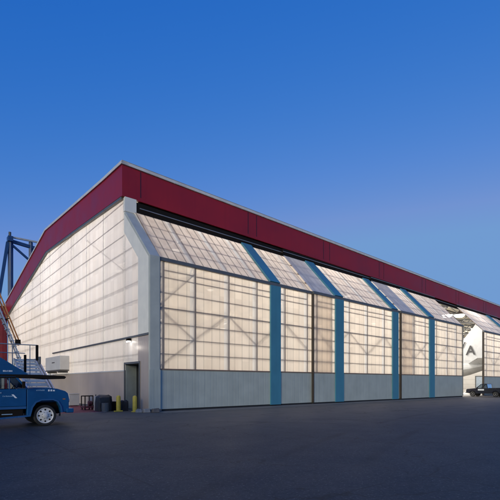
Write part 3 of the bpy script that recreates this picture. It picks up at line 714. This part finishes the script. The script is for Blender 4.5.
# cab: doors, pillars, roof, rear wall, floor
for t0, t1 in ((TN, TN+0.07), (TF-0.07, TF)):
    dpoly = [(-1.85,0.80), (-1.85,1.44), (-0.64,1.46), (-0.64,0.80)]
    dd = MB().prism(dpoly, t0, t1, side).build('cab_door', M['truck_blue'], tk, bevel=0.02)
    out_t = t0-0.02 if t0 < -3.5 else t1
    MB().box(P(-1.62), P(-1.46), out_t, out_t+0.02, 1.30, 1.34).build('handle', M['chrome'], dd)
    MB().box(P(-1.85), P(-0.64), t0+.02, t1-.02, 0.70, 0.795).build('rocker_panel', M['truck_edge'], tk)
    pl = lambda: MB()
    pl().bar((P(-0.62),(t0+t1)/2,1.46), (P(-0.98),(t0+t1)/2,1.90), 0.06, 0.07).build('window_pillar', M['truck_blue'], tk)
    pl().bar((P(-1.82),(t0+t1)/2,1.44), (P(-1.80),(t0+t1)/2,1.90), 0.07, 0.10).build('window_pillar', M['truck_blue'], tk)
    pl().bar((P(-1.20),(t0+t1)/2,1.455), (P(-1.20),(t0+t1)/2,1.90), 0.03, 0.035).build('window_pillar', M['truck_blue'], tk)
    MB().quad([(P(-1.77),(t0+t1)/2,1.45), (P(-0.68),(t0+t1)/2,1.465), (P(-1.0),(t0+t1)/2,1.88), (P(-1.77),(t0+t1)/2,1.88)]).build('side_window', M['glass'], tk)
MB().box(P(-1.95), P(-0.98), TN, TF, 1.895, 1.955).build('cab_roof', M['truck_blue'], tk, bevel=0.02)
MB().box(P(-1.95), P(-1.86), TN+.02, TF-.02, 0.8, 1.45).build('cab_rear_wall', M['truck_blue'], tk)
MB().box(P(-1.85), P(-0.62), TN+.08, TF-.08, 0.72, 0.8).build('cab_floor', M['black'], tk)
MB().quad([(P(-0.66),TN+.1,1.485), (P(-0.66),TF-.1,1.485), (P(-0.99),TF-.1,1.89), (P(-0.99),TN+.1,1.89)]).build('windscreen', M['glass'], tk)
for t in (TN+0.55, TF-0.55):
    st = MB(); st.box(P(-1.78), P(-1.25), t-.22, t+.22, 0.81, 1.05); st.hexa([(P(-1.80),t-.22,1.05), (P(-1.62),t-.22,1.05), (P(-1.62),t+.22,1.05), (P(-1.80),t+.22,1.05), (P(-1.84),t-.2,1.62), (P(-1.74),t-.2,1.62), (P(-1.74),t+.2,1.62), (P(-1.84),t+.2,1.62)])
    st.build('seat', M['black'], tk, bevel=0.03)
sw = MB(); 
for i in range(14):
    a, b = 2*math.pi*i/14, 2*math.pi*(i+1)/14
    sw.tube((P(-1.02)+.08*math.cos(a),TN+.55+.19*math.sin(a),1.42+.17*math.cos(a)), (P(-1.02)+.08*math.cos(b),TN+.55+.19*math.sin(b),1.42+.17*math.cos(b)), 0.017, 6)
sw.build('steering_wheel', M['black'], tk)
mi = MB().box(P(-0.80), P(-0.72), TN-.24, TN-.06, 1.50, 1.74); mi.bar((P(-0.76),TN-.08,1.55), (P(-0.72),TN+.02,1.5), .03, .03); mi.build('wing_mirror', M['black'], tk)
# chassis, side tank, step
ch = MB(); ch.box(P(-7.5), P(0.8), TN+.55, TN+.70, 0.50, 0.70); ch.box(P(-7.5), P(0.8), TF-.70, TF-.55, 0.50, 0.70); ch.box(P(-.1), P(.1), TN+.3, TF-.3, .36, .48); ch.build('chassis', M['black'], tk)
MB().box(P(-2.1), P(-0.72), TN+.06, TN+.5, 0.40, 0.69).build('side_tank', M['black'], tk, bevel=0.04)
MB().box(P(-1.45), P(-1.1), TN+.045, TN+.058, 0.50, 0.53).build('tank_label', M['mark_faint'], tk)
MB().hexa([(P(-2.2),TN-.02,0.31), (P(-0.5),TN-.02,0.40), (P(-0.5),TN+.1,0.40), (P(-2.2),TN+.1,0.31), (P(-2.2),TN-.02,0.37), (P(-0.5),TN-.02,0.46), (P(-0.5),TN+.1,0.46), (P(-2.2),TN+.1,0.37)]).build('running_board', M['truck_edge'], tk)
# inner arch (dark)
MB().box(P(-0.52), P(0.62), TN+.33, TN+.5, 0.45, 0.98).build('wheel_housing', M['black'], tk)
# wheels
def wheel(x, t, sgn, dual=False):
    w = MB().lathe([(0.30,-.10), (0.375,-.115), (0.405,-.09), (0.41,-.03), (0.41,.03), (0.405,.09), (0.375,.115), (0.30,.10)], (P(x),t,0.41), (0,sgn,0), 40).build('wheel', M['rubber'], tk, smooth=True)
    rim = MB().lathe([(0.305,.10), (0.305,.124), (0.285,.124), (0.265,.104), (0.19,.106), (0.15,.122), (0.10,.126), (0.095,.15), (0.06,.165), (0.01,.168)], (P(x),t,0.41), (0,sgn,0), 40).build('rim', M['wheel'], w, smooth=True)
    hs = MB()
    for i in range(8):
        a = 2*math.pi*i/8
        hs.lathe([(0.034,0.0), (0.034,0.012)], (P(x)+.225*math.cos(a),t+sgn*.098,0.41+.225*math.sin(a)), (0,sgn,0), 10)
    hs.build('hand_holes', M['black'], w)
    ln = MB()
    for i in range(8):
        a = 2*math.pi*(i+.5)/8; ln.lathe([(0.014,0), (0.012,.03)], (P(x)+.125*math.cos(a),t+sgn*.115,0.41+.125*math.sin(a)), (0,sgn,0), 6)
    ln.build('wheel_nuts', M['chrome'], w)
for x in (0.03, -4.6):
    wheel(x, TN+0.16, -1); wheel(x, TF-0.16, 1)
# rear body and conveyor
MB().box(P(-7.6), P(-2.15), TN+.02, TF-.02, 0.72, 1.55).build('rear_body', M['truck_blue'], tk, bevel=0.03)
wedge = [(-0.55,2.005), (-1.51,2.64), (-4.2,4.40), (-7.4,4.40), (-7.4,2.005)]
MB().prism(wedge, TN+.02, TN+.10, side).build('conveyor_side_panel', M['truck_blue'], tk)
MB().prism(wedge, TF-.50, TF-.42, side).build('conveyor_side_panel', M['truck_blue'], tk)
MB().hexa([(P(-0.6),TN+.1,1.99), (P(-0.6),TF-.5,1.99), (P(-4.2),TF-.5,4.30), (P(-4.2),TN+.1,4.30), (P(-0.6),TN+.1,2.03), (P(-0.6),TF-.5,2.03), (P(-4.2),TF-.5,4.36), (P(-4.2),TN+.1,4.36)]).build('conveyor_belt', M['rubber'], tk)
MB().prism([(-7.4,1.86), (-7.4,2.0), (-0.2,2.0), (0.72,1.965), (0.80,1.92), (0.74,1.845), (0.3,1.83), (-0.2,1.87)], TN+.0, TF-.42, side).build('conveyor_boom', M['black'], tk, bevel=0.015)
for x in (-2.4, -7.0): 
    sp = MB()
    for t in (TN+.3, TF-.6): sp.tube((P(x),t,1.55), (P(x),t,1.88), 0.06)
    sp.build('boom_post', M['black'], tk)
# guard rails on the far side of the conveyor
gd = MB(); T = -3.0
gd.tube((P(-3.4),T,3.24), (P(0.04),T,3.26), 0.022); gd.tube((P(-3.4),T,2.90), (P(-0.4),T,2.90), 0.018); gd.tube((P(-.4),T,2.66), (P(0.04),T,2.66), 0.018)
for x, z0, z1 in ((-0.22,2.02,3.26), (-0.86,2.02,3.25), (-1.5,2.5,3.25), (-2.4,3.0,3.25)): gd.tube((P(x),T,z0), (P(x),T,z1), 0.018)
gd.build('guard_rail', M['pale_pipe'], tk, smooth=True)
MB().box(P(0.0), P(0.09), T-.05, T+.05, 2.62, 3.27).build('guard_rail_post', M['black'], tk)
MB().box(P(-0.44), P(-0.36), T-.05, T+.05, 2.12, 2.84).build('guard_rail_post', M['black'], tk)
# worn white marks on the door, hood and conveyor
def strokes(x0, z0, n, w, h, gap, mat, name, tt=TN-0.004, dash=None):
    m = MB(); rnd = random.Random(n*7+int(h*1000))
    for i in range(n):
        x = x0 + i*(w+gap); hh = h*rnd.choice((1, .8, 1)); 
        m.box(P(x), P(x+w*rnd.uniform(.5,1)), tt, tt+.005, z0, z0+hh)
    return m.build(name, mat, tk)
strokes(-1.42, 1.17, 7, 0.035, 0.045, 0.014, M['mark_faint'], 'door_marking')
MB().hexa([(P(-1.02),TN-.005,1.115), (P(-0.95),TN-.005,1.115), (P(-0.95),TN,1.115), (P(-1.02),TN,1.115), (P(-1.14),TN-.005,1.255), (P(-1.07),TN-.005,1.255), (P(-1.07),TN,1.255), (P(-1.14),TN,1.255)]).build('door_slash_mark', M['mark'], tk)
strokes(-0.30, 1.375, 7, 0.032, 0.05, 0.012, M['mark_faint'], 'hood_marking')
strokes(0.12, 1.355, 3, 0.07, 0.07, 0.018, M['mark'], 'hood_emblem')
strokes(-1.41, 2.10, 7, 0.035, 0.055, 0.012, M['mark'], 'conveyor_marking', TN+0.016)

# ------------------------------------------------------------------ aluminium stairs behind the truck
sr = thing('rolling_stair', 'low aluminium rolling stair with wide treads directly behind the blue truck', 'stairs', (-5.25, 3.5, 0))
A0, A1 = (0.55, 0.62), (5.77, 3.08)            # (t, z) foot and top of the stringers
for s in (-4.62, -4.78, -5.9):
    MB().bar((s,A0[0],A0[1]), (s,A1[0],A1[1]), 0.07, 0.16).build('stringer', M['alu'], sr)
n = 12
for i in range(n):
    f = (i+.5)/n; t = A0[0]+f*(A1[0]-A0[0]); z = A0[1]+f*(A1[1]-A0[1])
    MB().box(-5.865, -4.82, t-.16, t+.16, z-.035, z+.01).build('tread', M['alu_tread'], sr)
    MB().box(-5.865, -4.82, t+.10, t+.13, z+.012, z+.13).build('riser', M['alu'], sr)
for s in (-4.7, -5.9):
    MB().tube((s,A1[0],0.1), (s,A1[0],A1[1]), 0.05).build('leg', M['alu'], sr); MB().tube((s,0.6,0.1), (s,0.6,0.6), 0.05).build('leg', M['alu'], sr)
    for t in (0.6, A1[0]): MB().lathe([(0.06,-.03), (0.1,-.025), (0.1,.025), (0.06,.03)], (s,t,0.1), (1,0,0), 14).build('castor', M['rubber'], sr)
MB().box(-4.70, -4.60, 5.0, 5.2, 2.8, 3.25).build('latch_post', M['rail'], sr)

ls = thing('access_ladder', 'tall steep aluminium access ladder with an orange handrail left of the rolling stair', 'ladder', (-5.0, 6.0, 0))
a, b = Vector((-4.45,6.0,0.12)), Vector((-7.6,6.0,8.6)); d = (b-a).normalized(); up = Vector((d.z,0,-d.x))
for t in (5.75, 6.35):
    MB().bar((a.x,t,a.z), (b.x,t,b.z), 0.06, 0.15, (0,1,0)).build('stringer', M['alu'], ls)
n = 26
for i in range(n):
    p = a.lerp(b, (i+.5)/n); MB().box(p.x-.10, p.x+.10, 5.79, 6.31, p.z-.02, p.z+.02).build('rung', M['alu_tread'], ls)
for t in (5.70, 6.40):
    p0, p1 = a.lerp(b, .44) + up*0.30, a.lerp(b, 1.0) + up*0.30
    hr = MB().tube((p0.x,t,p0.z), (p1.x,t,p1.z), 0.04); hr.build('handrail', M['orange'], ls, smooth=True)
    for f in (.45, .62, .8, .97):
        p = a.lerp(b, f); q = p + up*0.30; MB().tube((p.x,t,p.z), (q.x,t,q.z), 0.028).build('rail_bracket', M['black'], ls)
q = a.lerp(b, .46) + up*.2; MB().box(q.x-.14, q.x+.14, 5.6, 5.74, q.z-.16, q.z+.16).build('hinge_plate', M['black'], ls)
for t in (5.75, 6.35): MB().bar((-7.6,t,8.6), (-8.4,t,0.05), 0.08, 0.10, (0,1,0)).build('prop', M['alu'], ls)

# ------------------------------------------------------------------ dark pickup in the door gap
pk = thing('pickup_truck', 'dark blue pickup truck with a white door patch, nosing into the open hangar gap', 'pickup', (41.95+.8, -1.9, 0))
Q0 = 41.95; QT = -0.6                       # near side s, front axle t ; vehicle points along +t
def qs(u, v, w): return (w, QT+u, v)
body = [(-4.0,0.40), (-4.0,0.98), (-1.75,0.98), (-1.70,1.02), (-0.35,1.02), (0.62,0.94), (0.74,0.82), (0.76,0.45), (0.42,0.38)]
def arc(c, r=0.38): return [(c+r*math.cos(a), 0.36+r*math.sin(a)) for a in [R(8), R(45), R(90), R(135), R(172)]]
outl = [(-4.0,0.42), (-4.0,0.98), (-1.75,0.98), (-1.70,1.03), (-0.38,1.03), (0.62,0.93), (0.74,0.82), (0.76,0.45), (0.42,0.40)] + arc(0.0) + [(-0.45,0.36), (-2.15,0.36)] + arc(-2.55) + [(-3.0,0.42)]
MB().prism(outl, Q0, Q0+1.62, qs).build('body', M['pickup'], pk, bevel=0.03)
cabp = [(-1.68,1.035), (-1.60,1.50), (-0.98,1.53), (-0.42,1.035)]
MB().prism([(-1.60,1.50), (-1.52,1.56), (-1.02,1.56), (-0.94,1.50)], Q0+.10, Q0+1.52, qs).build('cab_roof', M['pickup'], pk, bevel=0.02)
pil = MB()
for s in (Q0+.08, Q0+1.54):
    pil.bar((s,QT-1.66,1.03), (s,QT-1.57,1.51), .06, .07); pil.bar((s,QT-0.42,1.03), (s,QT-0.97,1.51), .06, .06); pil.bar((s,QT-1.1,1.03), (s,QT-1.1,1.51), .04, .05)
pil.build('pillar', M['pickup'], pk)
for s in (Q0+.09, Q0+1.53):
    MB().quad([(s,QT-1.62,1.04), (s,QT-0.48,1.04), (s,QT-1.0,1.50), (s,QT-1.55,1.50)]).build('side_window', M['glass'], pk)
MB().quad([(Q0+.12,QT-0.43,1.04), (Q0+1.5,QT-0.43,1.04), (Q0+1.5,QT-0.96,1.5), (Q0+.12,QT-0.96,1.5)]).build('windscreen', M['glass'], pk)
MB().quad([(Q0+.12,QT-1.66,1.04), (Q0+1.5,QT-1.66,1.04), (Q0+1.5,QT-1.58,1.5), (Q0+.12,QT-1.58,1.5)]).build('rear_window', M['glass'], pk)
bedb = MB(); bedb.box(Q0+.12, Q0+1.50, QT-3.9, QT-1.85, 0.985, 1.0); bedb.build('bed', M['black'], pk)
br = MB()
for s in (Q0+.05, Q0+1.57): br.box(s-.035, s+.035, QT-3.95, QT-1.78, 0.985, 1.06)
br.build('bed_rail', M['pickup'], pk)
MB().box(Q0+.03, Q0+1.59, QT+.76, QT+.84, 0.42, 0.58).build('bumper', M['chrome'], pk, bevel=0.02)
for s in (Q0+.22, Q0+1.4): MB().box(s-.12, s+.12, QT+.755, QT+.78, 0.66, 0.80).build('headlight', M['chrome'], pk)
MB().box(Q0-.006, Q0, QT-1.30, QT-0.62, 0.74, 0.92).build('door_patch', M['mark'], pk)
MB().box(Q0-.14, Q0-.02, QT-.62, QT-.54, 1.0, 1.14).build('wing_mirror', M['black'], pk)
for t in (QT, QT-2.55):
    for s, sg_ in ((Q0+.10, -1), (Q0+1.52, 1)):
        w = MB().lathe([(0.2,-.09), (0.30,-.1), (0.33,-.06), (0.33,.06), (0.30,.1), (0.2,.09)], (s,t,0.33), (sg_,0,0), 28).build('wheel', M['rubber'], pk, smooth=True)
        MB().lathe([(0.20,.08), (0.20,.10), (0.17,.07), (0.06,.08), (0.01,.10)], (s,t,0.33), (sg_,0,0), 24).build('rim', M['wheel'], w, smooth=True)
# dark tug inside the gap
tg_ = thing('baggage_tug', 'low dark tow tractor just inside the gap ahead of the pickup', 'tow tractor', (46, 5, 0))
MB().prism([(4.0,.25), (4.0,.72), (4.9,.72), (5.0,.92), (5.9,.92), (5.9,.25)], 46.0, 47.1, lambda u, v, w: (w, u, v)).build('body', M['black'], tg_, bevel=0.04)
MB().box(46.2, 46.9, 4.55, 4.7, 0.725, 1.15).build('seat_back', M['black'], tg_)
for s in (46.05, 47.05):
    for t in (4.3, 5.6): MB().lathe([(0.15,-.08), (0.25,-.07), (0.25,.07), (0.15,.08)], (s,t,0.25), (1,0,0), 18).build('wheel', M['rubber'], tg_)

# ------------------------------------------------------------------ beyond the hangar
an = thing('red_annex', 'flat roofed maroon building behind the far end of the gable wall', 'building', (-7, 50, 0))
MB().box(-14, 0.1, 46.4, 60, 0, 12.7).build('wall', M['annex_red'], an)
MB().box(-9.0, -0.3, 46.34, 46.398, 0.02, 3.6).build('roller_door', M['white_wall'], an)
MB().box(-14.2, 0.2, 46.2, 60.2, 12.7, 13.05).build('roof_edge', M['trim'], an)
TG = 63.0
ga = thing('steel_gantry', 'tall navy steel gantry rising behind the hangar roof at the left', 'gantry', (3.1, TG, 0))
MB().bar((3.2,TG,0), (3.2,TG,27.2), 0.62, 0.62).build('mast', M['navy'], ga)
MB().bar((2.75,TG,27.0), (-0.9,TG,0), 0.50, 0.50).build('raking_leg', M['navy'], ga)
MB().bar((2.7,TG-.1,27.55), (3.5,TG-.1,27.55), 1.5, 0.9).build('head_plate', M['navy'], ga)
MB().tube((3.1,TG,28.0), (3.1,TG,28.9), 0.22).build('beacon', M['dark_frame'], ga)
MB().bar((3.0,TG-.3,27.95), (22.0,TG-.3,27.95), 0.3, 0.28).build('top_pipe', M['pale_pipe'], ga)
MB().bar((3.4,TG,27.3), (7.7,TG,26.75), 0.5, 0.55).build('boom', M['navy'], ga)
MB().bar((3.5,TG,26.6), (6.4,TG,24.3), 0.34, 0.34).build('brace', M['navy'], ga)
MB().bar((6.5,TG,27.8), (6.5,TG,23.2), 0.5, 0.5).build('hanger', M['navy'], ga)
MB().bar((20.5,TG,0), (20.5,TG,27.8), 0.5, 0.5).build('mast', M['navy'], ga)
MB().bar((6.5,TG,23.4), (20.5,TG,23.4), 0.4, 0.4).build('lower_beam', M['navy'], ga)

# ------------------------------------------------------------------ dusk light
SUN_EL = 10.0
SKY_MAX = (0.165, 0.33, 0.64)
sun_dir = Vector((-CA, -SA, 0)).normalized()             # afterglow stands behind the camera, nearer the gable side
sun_dir = (Matrix.Rotation(R(30), 3, 'Z') @ sun_dir)
az = math.atan2(sun_dir.x, sun_dir.y)
w = bpy.data.worlds.new('World'); scene.world = w; w.use_nodes = True
nt = w.node_tree
for n in list(nt.nodes): nt.nodes.remove(n)
wo = nt.nodes.new('ShaderNodeOutputWorld'); bg = nt.nodes.new('ShaderNodeBackground'); sky = nt.nodes.new('ShaderNodeTexSky')
sky.sky_type = 'NISHITA'; sky.sun_disc = False; sky.sun_elevation = R(SUN_EL); sky.sun_rotation = az
sky.air_density = 1.0; sky.dust_density = 0.5; sky.ozone_density = 3.0; sky.altitude = 0
# dusk grade of the sky: deepen the zenith, keep the horizon pale
SKYS = 0.10
sep = nt.nodes.new('ShaderNodeSeparateColor'); cmb = nt.nodes.new('ShaderNodeCombineColor'); nt.links.new(sky.outputs[0], sep.inputs[0])
for i, (pw, amp) in enumerate(((2.4, 0.122), (0.86, 0.143), (0.30, 0.445))):
    o_ = math_n(nt, 'MULTIPLY', math_n(nt, 'POWER', math_n(nt, 'MAXIMUM', sep.outputs[i], 1e-4), pw), amp/SKYS)
    o_ = math_n(nt, 'MINIMUM', o_, SKY_MAX[i]/SKYS)
    nt.links.new(o_, cmb.inputs[i])
nt.links.new(cmb.outputs[0], bg.inputs[0]); nt.links.new(bg.outputs[0], wo.inputs[0])
bg.inputs[1].default_value = SKYS
sl = bpy.data.lights.new('afterglow_sun', 'SUN'); sl.energy = 1.9; sl.angle = R(30); sl.color = (1.0, 0.90, 0.62)
so = bpy.data.objects.new('afterglow_sun', sl); COL.objects.link(so)
d3 = Vector((sun_dir.x*math.cos(R(SUN_EL)), sun_dir.y*math.cos(R(SUN_EL)), math.sin(R(SUN_EL))))
so.rotation_euler = d3.to_track_quat('Z', 'Y').to_euler(); so.location = (-60, -60, 60)

# ------------------------------------------------------------------ camera and render settings
cam = bpy.data.cameras.new('camera'); co = bpy.data.objects.new('camera', cam); COL.objects.link(co)
co.location = (0, 0, 1.7); co.rotation_euler = (R(90), 0, 0)
cam.sensor_width = 36; cam.sensor_fit = 'HORIZONTAL'; cam.lens = 411/500*36; cam.shift_y = (382.5-250)/500
cam.clip_start = 0.1; cam.clip_end = 5000
scene.camera = co
scene.render.engine = 'CYCLES'
cy = scene.cycles
cy.use_denoising = True; cy.denoiser = 'OPENIMAGEDENOISE'
cy.max_bounces = 8; cy.diffuse_bounces = 5; cy.glossy_bounces = 4; cy.transmission_bounces = 6; cy.transparent_max_bounces = 12
cy.sample_clamp_indirect = 6.0; cy.caustics_reflective = False; cy.caustics_refractive = False
vs = scene.view_settings
vs.view_transform = 'Standard'; vs.look = 'None'; vs.exposure = 0.0; vs.gamma = 1.0; vs.use_curve_mapping = False
for o in list(bpy.data.objects):
    if '_b' in o: del o['_b']
